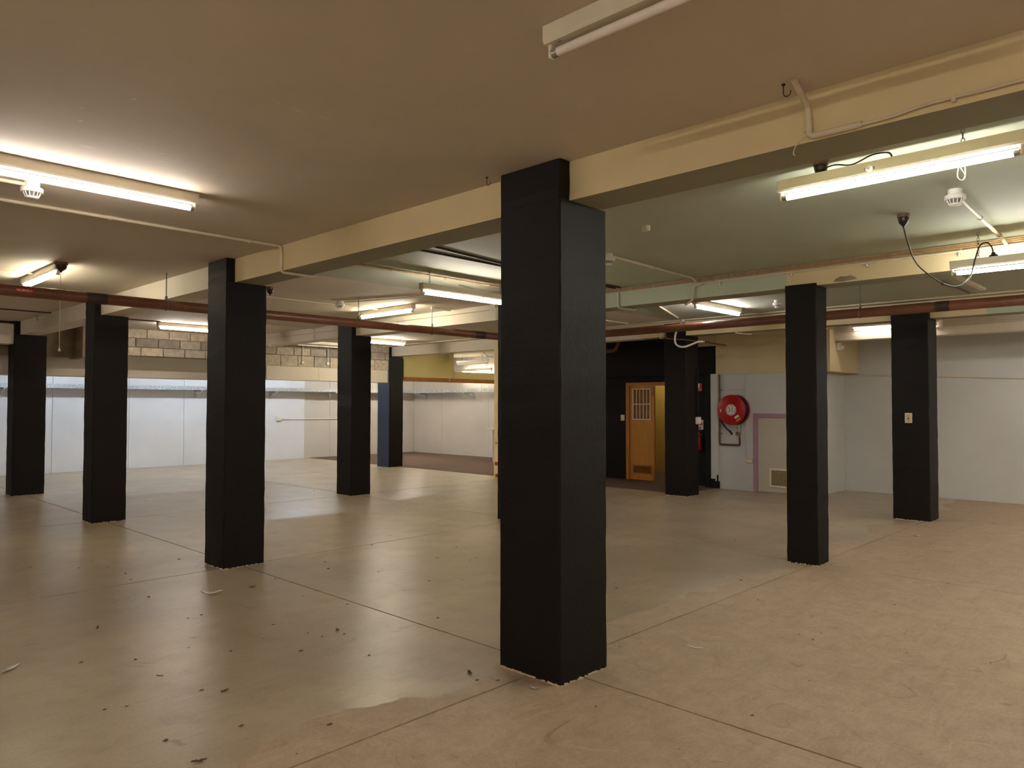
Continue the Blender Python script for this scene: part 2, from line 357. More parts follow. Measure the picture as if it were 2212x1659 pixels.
# ------------------------------------------------------------------ beams
def beam(x0, x1, segs, label):
    b = MB()
    for (ya, yb_, mi) in segs:
        b.add([(x0,ya,ZB),(x0,yb_,ZB),(x0,yb_,ZC),(x0,ya,ZC)], [(0,1,2,3)], mi)
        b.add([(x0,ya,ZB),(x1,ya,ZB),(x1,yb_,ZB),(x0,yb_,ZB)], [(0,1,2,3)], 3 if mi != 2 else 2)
        b.add([(x1,ya,ZB),(x1,ya,ZC),(x1,yb_,ZC),(x1,yb_,ZB)], [(0,1,2,3)], mi)
    ya, yb_ = segs[0][0], segs[-1][1]
    for yy in (ya, yb_): b.add([(x0,yy,ZB),(x0,yy,ZC),(x1,yy,ZC),(x1,yy,ZB)], [(0,1,2,3)], 0)
    o = b.build('ceiling_beam', ['beam', 'beamg', 'beamw', 'beamd'], loc=(x0, ya, ZB))
    return tag(o, label, 'beam')
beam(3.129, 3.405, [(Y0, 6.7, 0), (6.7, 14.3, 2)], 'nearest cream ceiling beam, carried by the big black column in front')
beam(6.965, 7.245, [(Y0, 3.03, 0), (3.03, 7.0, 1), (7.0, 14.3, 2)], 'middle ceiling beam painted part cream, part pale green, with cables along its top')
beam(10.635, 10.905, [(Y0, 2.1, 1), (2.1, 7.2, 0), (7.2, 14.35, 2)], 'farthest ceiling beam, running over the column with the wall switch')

# ------------------------------------------------------------------ columns
def column(x, y, sx, sy, bxf, label, m='black', top=True, seed=0, face=None, crumbs=True, bands=()):
    rnd = random.Random(seed); nz = 26; mb = MB()
    def shaft(x0, x1, y0, y1, z0, z1, nz):
        c = .007; rings = []
        for k in range(nz+1):
            z = z0+(z1-z0)*k/nz; j = lambda: rnd.uniform(-.0022, .0022)
            rings.append([(x0+c+j(),y0+j(),z),(x1-c+j(),y0+j(),z),(x1+j(),y0+c+j(),z),(x1+j(),y1-c+j(),z),(x1-c+j(),y1+j(),z),(x0+c+j(),y1+j(),z),(x0+j(),y1-c+j(),z),(x0+j(),y0+c+j(),z)])
        vs = [v for r in rings for v in r]
        for k in range(nz):
            zm = z0+(z1-z0)*(k+.5)/nz
            for q in range(8):
                mi = 1 if (face and q in (5, 6, 7) and zm < face) else 0
                mb.add([vs[k*8+q], vs[k*8+(q+1) % 8], vs[(k+1)*8+(q+1) % 8], vs[(k+1)*8+q]], [(0,1,2,3)], mi)
        mb.add(rings[0], [tuple(range(8))]); mb.add(rings[-1], [tuple(range(8))])
    zt = ZB-.001 if top else ZB+.004
    shaft(x, x+sx, y, y+sy, 0, zt, nz)
    t = thing('column', label, 'column', (x+sx/2, y+sy/2, 0))
    mb.build('shaft', [m, 'navy'] if face else m, t)
    if top:
        mb = MB(); shaft(x, bxf-.002, y, y+sy, ZB, ZC-.002, 4); mb.build('head', m, t)
    else:
        mb = MB(); shaft(x, bxf-.001, y, y+sy, ZB+.004, ZB+.02, 1); mb.build('head', m, t)
    if crumbs:
        mb = MB()
        for (ax, ay, bx_, by, nx, ny) in ((x, y+sy, x, y, -1, 0), (x, y, x+sx, y, 0, -1)):
            n = 26
            for k in range(n):
                if rnd.random() < .25: continue
                t0, t1 = k/n, (k+1)/n; wd = rnd.uniform(.004, .016); hh = rnd.uniform(.003, .011)
                p = Vector((ax+(bx_-ax)*t0, ay+(by-ay)*t0, 0)); q = Vector((ax+(bx_-ax)*t1, ay+(by-ay)*t1, 0)); nn = Vector((nx, ny, 0))*wd
                pz = Vector((0, 0, hh))
                mb.add([p, q, q+nn*rnd.uniform(.5, 1), p+nn, p+pz, q+pz*.7], [(0,3,4),(1,5,2),(3,2,5,4),(0,4,5,1),(0,1,2,3)])
        mb.build('mortar_crumbs', 'stain', t)['kind'] = 'stuff'
    for (z0, z1, ya, yb_) in bands:
        MB().box(x-.004, x+.001, ya, yb_, z0, z1).build('painted_band', 'red', t)
    return t
BA, BBm, BC = 3.129, 6.965, 10.635
column(3.042, 2.566, .413, .455, BA, 'largest black column, nearest the camera at the centre', seed=1)
column(3.045, 6.541, .397, .388, BA, 'black column where the cream conduit drops over the near beam', seed=2)
column(3.053, 10.206, .404, .348, BA, 'black column crossed at its top by the brown pipe, second from left', seed=3)
column(3.047, 14.105, .461, .381, BA, 'black column at the far left edge of the view', seed=4)
column(6.935, 2.733, .262, .296, BBm, 'slim black column under the peeling patch of the middle beam', top=False, seed=5)
column(6.885, 6.48, .39, .40, BBm, 'black column hidden behind the largest column', seed=6, crumbs=False)
column(6.881, 10.236, .382, .416, BBm, 'black column right of the narrow view of the white far wall', seed=7)
column(6.90, 14.1, .39, .40-.01, BBm, 'far black column hidden behind the conduit column', seed=8, crumbs=False)
column(10.519, 2.721, .391, .442, BC, 'black column with a cream wall switch on its face', seed=9)
column(10.619, 6.291, .395, .404, BC, 'black column in front of the timber door', seed=10)
column(10.575, 10.228, .43, .444, BC, 'cream column with red painted bands beside the largest column', 'creamcol', seed=11, crumbs=False,
       bands=((.26, .33, 10.24, 10.64), (.02, .09, 10.24, 10.62), (.70, .715, 10.24, 10.63)))
column(10.562, 14.161, .413, .455, BC, 'black column with a navy blue painted face by the brown carpet', seed=12, face=1.985)

# ------------------------------------------------------------------ fluorescent lamps
def chain_mb(p0, p1, r=.0022, ll=.03):
    mb = MB(); p0 = Vector(p0); p1 = Vector(p1); d = p1-p0; n = max(2, int(d.length/(ll*.72))); t = d.normalized()
    a = Vector((1, 0, 0)); b = t.cross(a).normalized(); a = b.cross(t)
    for k in range(n):
        c = p0+d*((k+.5)/n); s = a if k % 2 else b; pts = []
        for q in range(10):
            an = 2*math.pi*q/10; pts.append(c+t*math.cos(an)*ll*.5+s*math.sin(an)*ll*.28)
        mb.tube(pts, r, 5, closed=True)
    return mb
def lamp(label, x, y, axis, z_top, L=1.22, lit=True, col=(1, .95, .86), power=1.0, hang=None, flip=1, holes=(), group='fluorescent battens'):
    """x,y: middle; z_top: top of the batten body; hang: chain positions along the lamp."""
    o = thing('fluorescent_light', label, 'light', (x, y, z_top), group)
    def T(a, b, z):  # along, across, height -> world
        return (x+a, y+b, z_top+z) if axis == 'x' else (x-b, y+a, z_top+z)
    def bx(mb, a0, a1, b0, b1, z0, z1, bev=.003, mi=0):
        p = T(a0, b0, z0); q = T(a1, b1, z1); mb.bbox(min(p[0], q[0]), max(p[0], q[0]), min(p[1], q[1]), max(p[1], q[1]), z0+z_top, z1+z_top, bev, mi); return mb
    h = L/2; e = 0 if hang else -.001
    b = MB()
    prof = [(-.033, e), (.033, e), (.033, -.052), (.026, -.064), (-.026, -.064), (-.033, -.052)]
    vs = [T(a, p[0], p[1]) for a in (-h, h) for p in prof]; n = 6
    b.add(vs, [tuple(range(n))[::-1], tuple(range(n, 2*n))]+[(i, (i+1) % n, n+(i+1) % n, n+i) for i in range(n)])
    b.build('batten_body', 'metal', o)
    for s in (-1, 1):
        hb = MB(); bx(hb, s*(h-.022) if s > 0 else -h+.006, s*(h-.006) if s > 0 else -(h-.022), -.014, .014, -.112, -.06, .005)
        hb.build('lamp_holder', 'holder', o)
    tz = -.094
    tm = emat('lit_tube', (*col, 1), LAMP*power) if lit else MT['tubeoff']
    MB().tube([T(-h+.045, 0, tz), T(h-.045, 0, tz)], .0165, 12).build('tube', tm, o)
    for s in (-1, 1): MB().tube([T(s*(h-.045), 0, tz), T(s*(h-.021), 0, tz)], .0168, 12).build('tube_cap', 'alu', o)
    MB().lathe([(.0, -.066), (.007, -.066), (.009, -.064)], T(h-.06, .012, 0), 'z', 8).build('screw', 'alu', o)
    if hang:
        for a in hang: chain_mb(T(a, 0, 0), T(a, 0, ZC-z_top)).build('chain', 'steel', o)
    return o
warm, pink, ylw, grn, lil, cool = (1, .92, .79), (1, .90, .82), (1, .93, .70), (1, 1, .90), (1, .92, .94), (.72, .85, 1)
lamp('lit batten light at the left edge, mounted flat on the near ceiling', 1.38, 4.70, 'x', ZC, col=pink, power=.62)
lamp('unlit batten light at the top of the view', 1.965, 1.10, 'y', ZC, lit=False)
L3 = lamp('large lit light hung on chains at right, just past the near beam', 4.05, 1.215, 'y', 2.755, L=1.16, col=grn, hang=(-.33, .35))
L4 = lamp('lit light on chains cut off by the right edge', 6.6, 0.93, 'y', 2.625, col=grn, hang=(-.3, .42))
lamp('small lit light at far left above the brown pipe', 2.07, 8.60, 'y', ZC, col=ylw, L=1.25, power=.75)
lamp('lit light above the concrete block wall, left', 5.30, 12.55, 'x', ZC, col=pink)
L7 = lamp('lit light on chains left of the largest column', 5.24, 5.70, 'x', 2.695, col=pink, hang=(-.5, .5))
lamp('lit light just above the brown pipe, left of the largest column', 6.19, 8.38, 'y', ZC, col=ylw)
lamp('lit light seen just right of the black column by the far wall', 9.05, 12.40, 'x', ZC, col=warm, power=1.6)
lamp('lit light past the middle beam, above the hose reel', 8.98, 4.83, 'x', ZC, col=lil, power=1.1)
lamp('unlit light at the concrete block wall', 8.50, 13.7, 'x', ZC-.03, lit=False)
lamp('unlit light on strings above the yellow bulkhead', 13.6, 14.55, 'y', 2.67, lit=False, hang=(-.4, .4))
lamp('lit light low behind the yellow bulkhead', 14.42, 15.25, 'y', 2.50, col=ylw, power=.7, hang=(-.4, .4))
# wall-side lamp fixed to the face of the low beam
lamp('lit light on the low beam by the right wall, left of the switch column', 12.21, 3.64, 'y', 2.78, col=warm, power=.25)
# lamps of bays that the beams, bulkheads and frame edge keep out of view; several are added fill
lamp('lit light hung in the bay behind the camera', -1.9, 0.55, 'y', 2.709, col=warm, power=2.1, hang=(-.4, .4))
lamp('lit light near the wall behind the camera', 1.9, -2.4, 'y', ZC, col=warm, power=1.0)
lamp('added fill light left of the camera, beyond the left edge of the view', -1.9, 4.4, 'y', 2.709, col=warm, power=.6, hang=(-.4, .4))  # unseen lamp, added to even out the dim near bay
lamp('added fill light in the corner behind the camera', -1.9, -2.6, 'y', 2.709, col=warm, power=.7, hang=(-.4, .4))  # unseen lamp, added to lift the near floor and ceiling
lamp('added fill light of the second bay, right of the view', 5.2, -1.6, 'y', ZC, col=warm, power=1.0)  # added out of view to brighten the second bay
lamp('added fill light of the third bay, right of the view', 8.9, -0.3, 'y', ZC, col=warm, power=1.5)  # added out of view to brighten the third bay and right wall
lamp('added fill light of the strip along the right wall, right of the view', 11.6, 0.4, 'y', ZC, col=(1, .95, .88), power=1.6)  # unseen lamp put in to brighten the dim right wall
lamp('added fill light at the far end of the third bay, right of the view', 8.9, -3.0, 'y', ZC, col=warm, power=1.0)  # extra unseen lamp, added for more bounced light
lamp('lit light of the near bay, level with the far left column', 0.2, 12.5, 'x', ZC, col=pink, power=1.0)
for k, xx in enumerate((4.6, 7.4, 9.6)):
    lamp(['first', 'second', 'third'][k]+' cool lit light from the left, hidden behind the far bulkhead', xx, 16.3, 'x', ZC, col=cool, power=1.65, L=1.4)
lamp('added fill light over the carpet, hidden behind the largest column', 12.6, 12.1, 'y', ZC, col=ylw, power=2.2)  # unseen lamp added to brighten the yellow bulkhead
lamp('lit light over the carpet near the side wall, hidden by the navy column and bulkhead', 12.6, 16.3, 'x', ZC, col=warm, power=3.0)
lamp('added fill light of the stair corridor behind the timber door', 13.2, 8.5, 'y', ZC, col=warm, power=.5)  # unseen lamp added to light the yellow corridor

# cords, roses, clips on the lamps
def rose(label, x, y, wood=True, r=.036):
    o = thing('ceiling_rose', label, 'ceiling rose', (x, y, ZC), 'ceiling roses')
    if wood: MB().lathe([(r*1.15, 0), (r*1.15, -.022), (r*1.05, -.026)], (x, y, ZC), 'z', 18).build('wooden_block', 'woodblk', o)
    MB().lathe([(r*.98, -.026 if wood else 0), (r, -.04), (r*.85, -.062), (r*.45, -.078), (r*.18, -.09), (.004, -.1)], (x, y, ZC), 'z', 18).build('cap', 'dark', o)
    return o
rose('dark ceiling rose above the large hung light at right', 4.07, 1.57)
rose('dark ceiling rose from which the long cord loops, at right', 5.61, 1.595)
rose('dark ceiling rose at the end of the small far-left light', 2.07, 7.90, r=.05)
rose('dark ceiling rose beside the conduit column', 4.17, 7.85)
def cord(label, pts, m, r=.004, nm='power_cord', cat='cord', n=6, parent=None):
    P = smooth_path(pts, n)
    if parent is not None:
        o = MB().tube(P, r, 6).build(nm, m, parent); o['label'] = label; return o
    o = MB().tube(P, r, 6).build(nm, m, loc=P[0]); return tag(o, label, cat)
cord('twisted black cord from the rose to the large hung light', [(4.07, 1.57, 2.735), (4.065, 1.60, 2.765), (4.06, 1.50, 2.79), (4.05, 1.40, 2.768), (4.06, 1.30, 2.80), (4.05, 1.22, 2.79), (4.05, 1.20, 2.757)], 'darkcord', .0045, parent=L3)
cord('long grey cord looping from the ceiling to the light at the right edge', [(5.61, 1.595, 2.735), (5.75, 1.60, 2.62), (5.95, 1.60, 2.52), (6.15, 1.52, 2.42), (6.30, 1.44, 2.385), (6.45, 1.38, 2.46), (6.55, 1.36, 2.62), (6.57, 1.33, 2.72), (6.59, 1.29, 2.74), (6.6, 1.26, 2.70), (6.6, 1.25, 2.64)], 'darkcord', .0055, parent=L4)
cord('white flex sagging behind the hung light left of the largest column', [(5.15, 5.72, 2.74), (5.3, 5.7, 2.72), (5.5, 5.69, 2.70), (5.75, 5.7, 2.75), (5.95, 5.73, 2.82)], 'pvc', .006, parent=L7)
MB().lathe([(.032, 0), (.03, .012), (.016, .02), (.012, .035)], (6.6, 1.25, 2.626), 'z', 14).build('cable_gland', 'dark', L4)
MB().lathe([(.016, 0), (.016, -.012), (.011, -.018)], (4.017, 1.30, 2.718), 'x', 14).build('starter', 'plastic', L3)
MB().box(4.013, 4.017, 1.275, 1.325, 2.712, 2.724).build('starter_bracket', 'steel', L3)
def pull(label, x, y, z0, z1):
    o = thing('pull_cord', label, 'pull cord', (x, y, z0), 'pull cords')
    MB().tube([(x, y, z0), (x, y, z1+.02)], .0028, 6).build('string', 'string', o)
    MB().lathe([(.003, .028), (.006, .022), (.013, 0), (.010, -.004)], (x, y, z1), 'z', 12).build('knob', 'plastic', o)
pull('long pull string hanging at far left below the small light', 2.075, 7.93, 2.73, 1.995)
pull('pull string beside the conduit column', 4.18, 7.86, 2.73, 2.15)
pull('pull string hanging in front of the yellow bulkhead', 10.2, 11.6, ZC-.005, 1.98)
pull('thin pull string hanging before the side wall tray', 13.0, 13.57, ZC-.005, 1.53)
hw = MB()
for k in range(2): hw.tube(smooth_path([(4.05+.01*k, .90-.02*k, 2.645), (4.06, .88, 2.60), (4.04, .89, 2.575), (4.05, .91, 2.60), (4.05, .905, 2.645)], 4), .002, 5)
hw.build('tie_wire', 'string', L3)

# ------------------------------------------------------------------ smoke detectors, ceiling bosses, hooks
def detector(label, x, y, z=ZC, s=1.0):
    o = thing('smoke_detector', label, 'smoke detector', (x, y, z), 'smoke detectors')
    MB().lathe([(.042*s, 0), (.042*s, -.034*s)], (x, y, z), 'z', 20).build('mounting_base', 'pvc', o)
    MB().lathe([(.056*s, -.034*s), (.06*s, -.038*s), (.06*s, -.060*s), (.055*s, -.064*s)], (x, y, z), 'z', 24).build('rim', 'pvc', o)
    MB().lathe([(.034*s, -.064*s), (.026*s, -.086*s)], (x, y, z), 'z', 16).build('sensor_core', 'grey', o)
    f = MB()
    for k in range(12):
        a = 2*math.pi*k/12; c, sn = math.cos(a), math.sin(a)
        f.tube([(x+c*.046*s, y+sn*.046*s, z-.062*s), (x+c*.034*s, y+sn*.034*s, z-.090*s)], .0035*s, 5)
    f.lathe([(.036*s, -.088*s), (.034*s, -.096*s), (.02*s, -.099*s)], (x, y, z), 'z', 16)
    f.build('cage', 'pvc', o)
detector('white smoke detector below the light at the left edge', 1.19, 5.16)
detector('white smoke detector near the large hung light at right', 5.19, 1.18)
detector('small white smoke detector above the pipe, left of the largest column', 5.36, 8.25)
detector('white smoke detector half hidden by the right edge of the largest column', 5.31, 3.92)
detector('white smoke detector left of the slim column', 9.17, 4.10)
bs = thing('ceiling_boss', 'plain round cap on the green ceiling right of the largest column', 'ceiling cap', (4.66, 3.09, ZC))
MB().lathe([(.03, 0), (.03, -.036), (.027, -.04)], (4.66, 3.09, ZC), 'z', 18).build('cap', 'metal', bs)
MB().tube([(4.625, 3.09, ZC-.03), (4.695, 3.09, ZC-.03)], .005, 6).build('lug', 'metal', bs)
def hook(label, x, y, s=1.0):
    o = thing('ceiling_hook', label, 'hook', (x, y, ZC), 'ceiling hooks')
    MB().lathe([(.008, 0), (.008, -.006)], (x, y, ZC), 'z', 8).build('plate', 'dark', o)
    pts = [(x, y, ZC-.004), (x, y, ZC-.024*s)]+[(x+math.sin(a)*.0*s, y-.012*s+math.cos(a)*.012*s, ZC-.030*s-math.sin(a)*.013*s) for a in [0, .6, 1.2, 1.8, 2.4, 3.0, 3.5]]
    MB().tube(pts, .0022, 6).build('hook', 'dark', o)
hook('small cup hook in the ceiling right of the largest column', 2.98, 1.30, 1.3)
hook('small cup hook in the ceiling left of the largest column', 3.01, 3.10, 1.2)
hook('small hook in the ceiling beside the far left column', 3.12, 13.1, 1.6)

# ------------------------------------------------------------------ conduits and pipes
def conduit(label, pts, r=.0115, m='conduit', clips=(), nm='conduit', rad=.03, cat='conduit', couplers=()):
    P = round_path(pts, rad); o = thing(nm, label, cat, P[0])
    MB().tube(P, r, 10).build('run', m, o)
    for c in clips:
        p, ax = Vector(c[0]), c[1]; q = {'x': Vector((.008, 0, 0)), 'y': Vector((0, .008, 0)), 'z': Vector((0, 0, .008))}[ax]
        MB().tube([p-q, p+q], r*1.45, 10).build('saddle', m, o)
    for c in couplers:
        p, ax = Vector(c[0]), c[1]; q = {'x': Vector((.025, 0, 0)), 'y': Vector((0, .025, 0)), 'z': Vector((0, 0, .025))}[ax]
        MB().tube([p-q, p+q], r*1.25, 10).build('coupler', m, o)
    return o
zc = ZC-.013
conduit('cream conduit along the near ceiling, dropping over the beam by the second column', [(-2.9, 5.70, zc), (3.10, 5.68, zc), (3.115, 5.68, zc-.03), (3.115, 5.68, ZB-.014), (3.44, 5.68, ZB-.014), (3.44, 5.68, ZB+.03)], .0125, clips=[((1.79, 5.69, zc), 'x'), ((2.84, 5.68, zc), 'x'), ((.9, 5.69, zc), 'x')], couplers=[((3.03, 5.68, zc), 'x'), ((3.115, 5.68, 2.68), 'z')])
conduit('short cream conduit leading to the left smoke detector', [(-2.9, 5.16, zc-.006), (1.15, 5.16, zc-.006)], .012)
conduit('cream conduit dropping onto the beam face at right', [(2.96, 1.25, ZC+.002), (3.05, 1.25, zc-.03), (3.113, 1.25, 2.755), (3.113, 1.25, 2.632), (3.113, 1.035, 2.632)], .013, couplers=[((3.113, 1.25, 2.68), 'z')])
cord('loose cream cable along the near beam at right', [(3.112, 1.04, 2.630), (3.112, .97, 2.630), (3.112, .90, 2.633), (3.112, .82, 2.643), (3.112, .72, 2.645), (3.112, .6, 2.643), (3.112, .45, 2.645), (3.112, -.3, 2.64)], 'conduit', .006, nm='cable', cat='cable')
o = tag(MB().bbox(3.105, 3.13, .70, .716, 2.628, 2.655, .003).build('cable_clip', 'conduit', loc=(3.115, .708, 2.64)), 'cream clip on the loose cable of the near beam', 'clip')
cord('thin twine tied to the conduit on the near beam', [(3.10, 1.25, 2.632), (3.098, 1.27, 2.625), (3.097, 1.30, 2.60), (3.097, 1.31, 2.572), (3.098, 1.302, 2.56)], 'string', .002, nm='twine', cat='twine')
conduit('long cable pipe crossing the ceiling over the hung light', [(3.42, 5.88, zc), (6.94, 5.88, zc)], .011, 'cable', clips=[((4.4, 5.88, zc), 'x'), ((5.1, 5.88, zc), 'x'), ((5.75, 5.88, zc), 'x')])
conduit('dark cable on the ceiling before the hung light, nearer of two', [(3.42, 4.70, zc+.004), (4.94, 4.89, zc+.004), (6.9, 4.93, zc+.004)], .009, 'darkcord', nm='cable', cat='cable')
conduit('dark cable on the ceiling before the hung light, farther of two', [(3.42, 4.96, zc+.004), (5.0, 4.98, zc+.004), (6.9, 5.0, zc+.004)], .009, 'darkcord', nm='cable', cat='cable')
conduit('cream conduit from the right-hand smoke detector to the middle beam', [(5.25, 1.17, ZC-.045), (6.72, 1.215, ZC-.045), (6.93, 1.22, ZC-.075), (6.945, 1.22, 2.765)], .0125, clips=[((5.9, 1.19, ZC-.045), 'x'), ((6.6, 1.21, ZC-.045), 'x')])
conduit('cream conduit from the half hidden detector to the middle beam', [(5.375, 3.92, zc), (6.85, 3.98, zc), (6.94, 3.98, zc-.04)], .0115, clips=[((5.4, 3.92, zc), 'x'), ((6.05, 3.95, zc), 'x')])
# bundle of cables along the top of the middle beam
for k, (dz, dx, lab) in enumerate(((-.012, -.014, 'topmost'), (-.026, -.012, 'second'), (-.040, -.012, 'third'))):
    pts = [(6.965+dx+random.uniform(-.002, .002), 7.0-.6*i, ZC+dz+random.uniform(-.0006, .0006)) for i in range(19)]
    o = MB().tube(smooth_path(pts, 2), .006, 6).build('cable', 'cable', loc=pts[0]); tag(o, lab+' brown cable of the bundle along the middle beam', 'cable', 'beam cables')
conduit('cream conduit under the cable bundle on the middle beam', [(6.952, 3.98, 2.765), (6.952, -3.9, 2.765)], .011, clips=[((6.952, 3.5, 2.765), 'y'), ((6.952, 2.9, 2.765), 'y'), ((6.952, 2.2, 2.765), 'y'), ((6.952, 1.55, 2.765), 'y')])
for k, yy in enumerate((3.72, 2.97, 2.28, 1.56)):
    o = thing('beam_clip', 'small bright clip on the middle beam, '+['leftmost', 'second', 'third', 'rightmost'][k]+' of four', 'clip', (6.955, yy, 2.73), 'beam clips')
    MB().lathe([(.012, 0), (.012, -.02), (.006, -.03)], (6.95, yy, 2.752), 'z', 10).build('lug', 'alu', o)
    MB().box(6.944, 6.965, yy-.004, yy+.004, 2.745, 2.765).build('strap', 'alu', o)
conduit('cream conduit stepping down the middle beam, left of two', [(6.945, 4.99, 2.772), (6.945, 4.99, ZB-.013), (7.26, 4.96, ZB-.013), (7.27, 4.96, zc), (9.9, 6.0, zc)], .0115)
conduit('cream conduit stepping down the middle beam, right of two', [(6.945, 3.92, 2.755), (6.945, 4.02, 2.745), (6.945, 4.03, ZB-.013), (7.26, 4.3, ZB-.013), (7.27, 4.4, zc), (8.36, 4.83, zc)], .0115)
conduit('pink conduit crossing the ceiling toward the far beam', [(7.3, 7.0, zc), (9.9, 7.02, zc), (10.06, 7.03, zc)], .010, 'conduit')
conduit('cream conduit along the ceiling beside the far beam, upper of two', [(10.22, 14.0, zc), (10.22, -3.9, zc)], .011)
conduit('cream conduit along the ceiling beside the far beam, lower of two', [(10.10, 8.0, zc-.028), (10.3, 5.5, zc-.028), (10.30, -3.9, zc-.028)], .011)
for k, yy in enumerate((6.78, 5.42, 4.25)):
    conduit('grey conduit hooked under the far beam, '+['left', 'middle', 'right'][k]+' of three', [(10.62, yy, ZC-.01), (10.62, yy, ZB-.015), (10.98, yy-.08, ZB-.015)], .0125, 'conduit')
cord('white flexible hose looping below the far beam', [(10.12, 6.04, 2.80), (10.25, 6.18, 2.74), (10.34, 6.31, 2.62), (10.36, 6.33, 2.49), (10.36, 6.27, 2.425), (10.38, 6.17, 2.41), (10.42, 6.05, 2.45), (10.47, 5.97, 2.485), (10.55, 5.92, 2.487)], 'pvc', .016, nm='hose', cat='hose')
conduit('thin brown pipe stub beside the looping white hose, upper of two', [(10.36, 6.52, 2.70), (10.36, 6.50, 2.56), (10.5, 6.26, 2.535), (11.2, 6.19, 2.535)], .0125, 'copper', nm='pipe', cat='pipe')
conduit('thin brown pipe stub beside the looping white hose, lower of two', [(10.52, 5.93, 2.485), (11.3, 5.95, 2.475)], .0135, 'copper', nm='pipe', cat='pipe')
conduit('brown pipe elbow on the black upper wall', [(12.05, 11.0, 2.56), (12.05, 8.74, 2.56), (12.05, 8.66, 2.66), (12.1, 8.66, 2.75)], .04, 'pipe', nm='pipe', rad=.08, cat='pipe')
conduit('cream conduit along the right wall', [(12.1, 4.785, 2.02), (13.385, 4.785, 2.015), (13.385, 4.77, 2.01), (13.385, 2.2, 1.90), (13.385, -3.9, 1.80)], .012, clips=[((13.385, 4.2, 1.985), 'y'), ((13.385, 2.35, 1.905), 'y')])
for k, dz in enumerate((.0, .03, .06, .09)):
    pts = [(12.287, 4.5-.7*i, 2.665+dz+random.uniform(-.004, .004)) for i in range(12)]
    o = MB().tube(pts, .006, 6).build('cable', 'conduit', loc=pts[0]); tag(o, ['lowest', 'second lowest', 'second highest', 'highest'][k]+' cream cable along the low beam by the right wall', 'cable', 'low beam cables')
jb = thing('junction_box', 'white junction box on the low beam right of the switch column', 'junction box', (12.29, 3.04, 2.70))
MB().bbox(12.255, 12.3, 2.98, 3.10, 2.63, 2.77, .008).build('box', 'pvc', jb); MB().bbox(12.245, 12.256, 2.99, 3.09, 2.64, 2.76, .004).build('lid', 'plastic', jb)
spk = thing('wall_siren', 'small white sounder under the cream box corner', 'sounder', (12.4, 4.53, 2.45))
MB().bbox(12.36, 12.44, 4.48, 4.548, 2.38, 2.50, .006).build('bracket', 'pvc', spk); MB().lathe([(.02, 0), (.035, -.05), (.032, -.055)], (12.4, 4.50, 2.42), 'y', 14).build('horn', 'plastic', spk)
cn = thing('conduit_elbow', 'bright cut conduit end at the top of the cream box', 'conduit', (12.07, 4.60, 2.72))
MB().tube(round_path([(12.06, 4.66, ZC-.004), (12.06, 4.66, 2.73), (12.10, 4.46, 2.71)], .03), .012, 8).build('run', 'conduit', cn)
conduit('thin conduit along the middle beam, left part, over the block wall', [(6.94, 10.6, 2.74), (6.94, 14.2, 2.745)], .006, 'conduit')
conduit('thin conduit along the middle beam right of the pipe', [(6.94, 10.1, 2.76), (6.94, 7.1, 2.76)], .006, 'conduit')
conduit('thin conduit dropping over the middle beam by the block wall', [(5.0, 11.4, zc), (6.945, 11.5, zc), (6.945, 11.5, ZB-.01)], .008, 'conduit')
conduit('ceiling conduit between the smoke detector and the hung light', [(5.40, 8.22, zc), (5.75, 7.2, zc), (5.82, 6.55, zc), (6.0, 6.3, zc)], .010, clips=[((5.7, 7.35, zc), 'y')])
conduit('thin ceiling conduit running past the small smoke detector', [(4.2, 8.5, zc), (6.15, 8.52, zc)], .008, couplers=[((5.26, 8.51, zc), 'x')])
conduit('thin conduit to the small far-left light', [(.2, 8.75, zc), (2.04, 8.72, zc)], .008)
conduit('dark conduit leading to the light over the block wall', [(-2.9, 12.32, zc+.004), (4.68, 12.40, zc+.004)], .008, 'darkcord')
conduit('black and copper pipe beside the navy column', [(11.02, 14.22, 2.56), (11.02, 14.22, 2.09), (10.99, 14.22, 2.07)], .012, 'darkcord', nm='pipe', cat='pipe')
conduit('thin conduit dropping at the yellow bulkhead step', [(12.8, 14.385, 2.14), (12.8, 14.385, 2.36), (12.9, 14.385, 2.375), (13.6, 14.385, 2.375)], .010, 'conduit')
cord('coiled dark cable above the unlit far light', [(12.4, 12.9, 2.78), (12.42, 12.85, 2.70), (12.5, 12.75, 2.63), (12.6, 12.62, 2.64), (12.66, 12.54, 2.66), (12.67, 12.52, 2.58), (12.66, 12.58, 2.50), (12.64, 12.66, 2.52), (12.65, 12.6, 2.585), (12.66, 12.53, 2.53)], 'darkcord', .006, nm='cable', cat='cable')
for k, (xx, lab) in enumerate(((8.17, 'left'), (8.78, 'right'))):
    o = thing('wall_drop', lab+' conduit drop with round box on the block wall', 'conduit', (xx, 13.97, 2.6), 'conduit drops')
    MB().tube([(xx, 13.965, ZC-.02), (xx, 13.965, 2.40)], .011, 8).build('run', 'pvc', o)
    MB().lathe([(.036, 0), (.036, -.03), (.03, -.036)], (xx, 13.98, 2.36), 'y', 16).build('round_box', 'pvc', o)

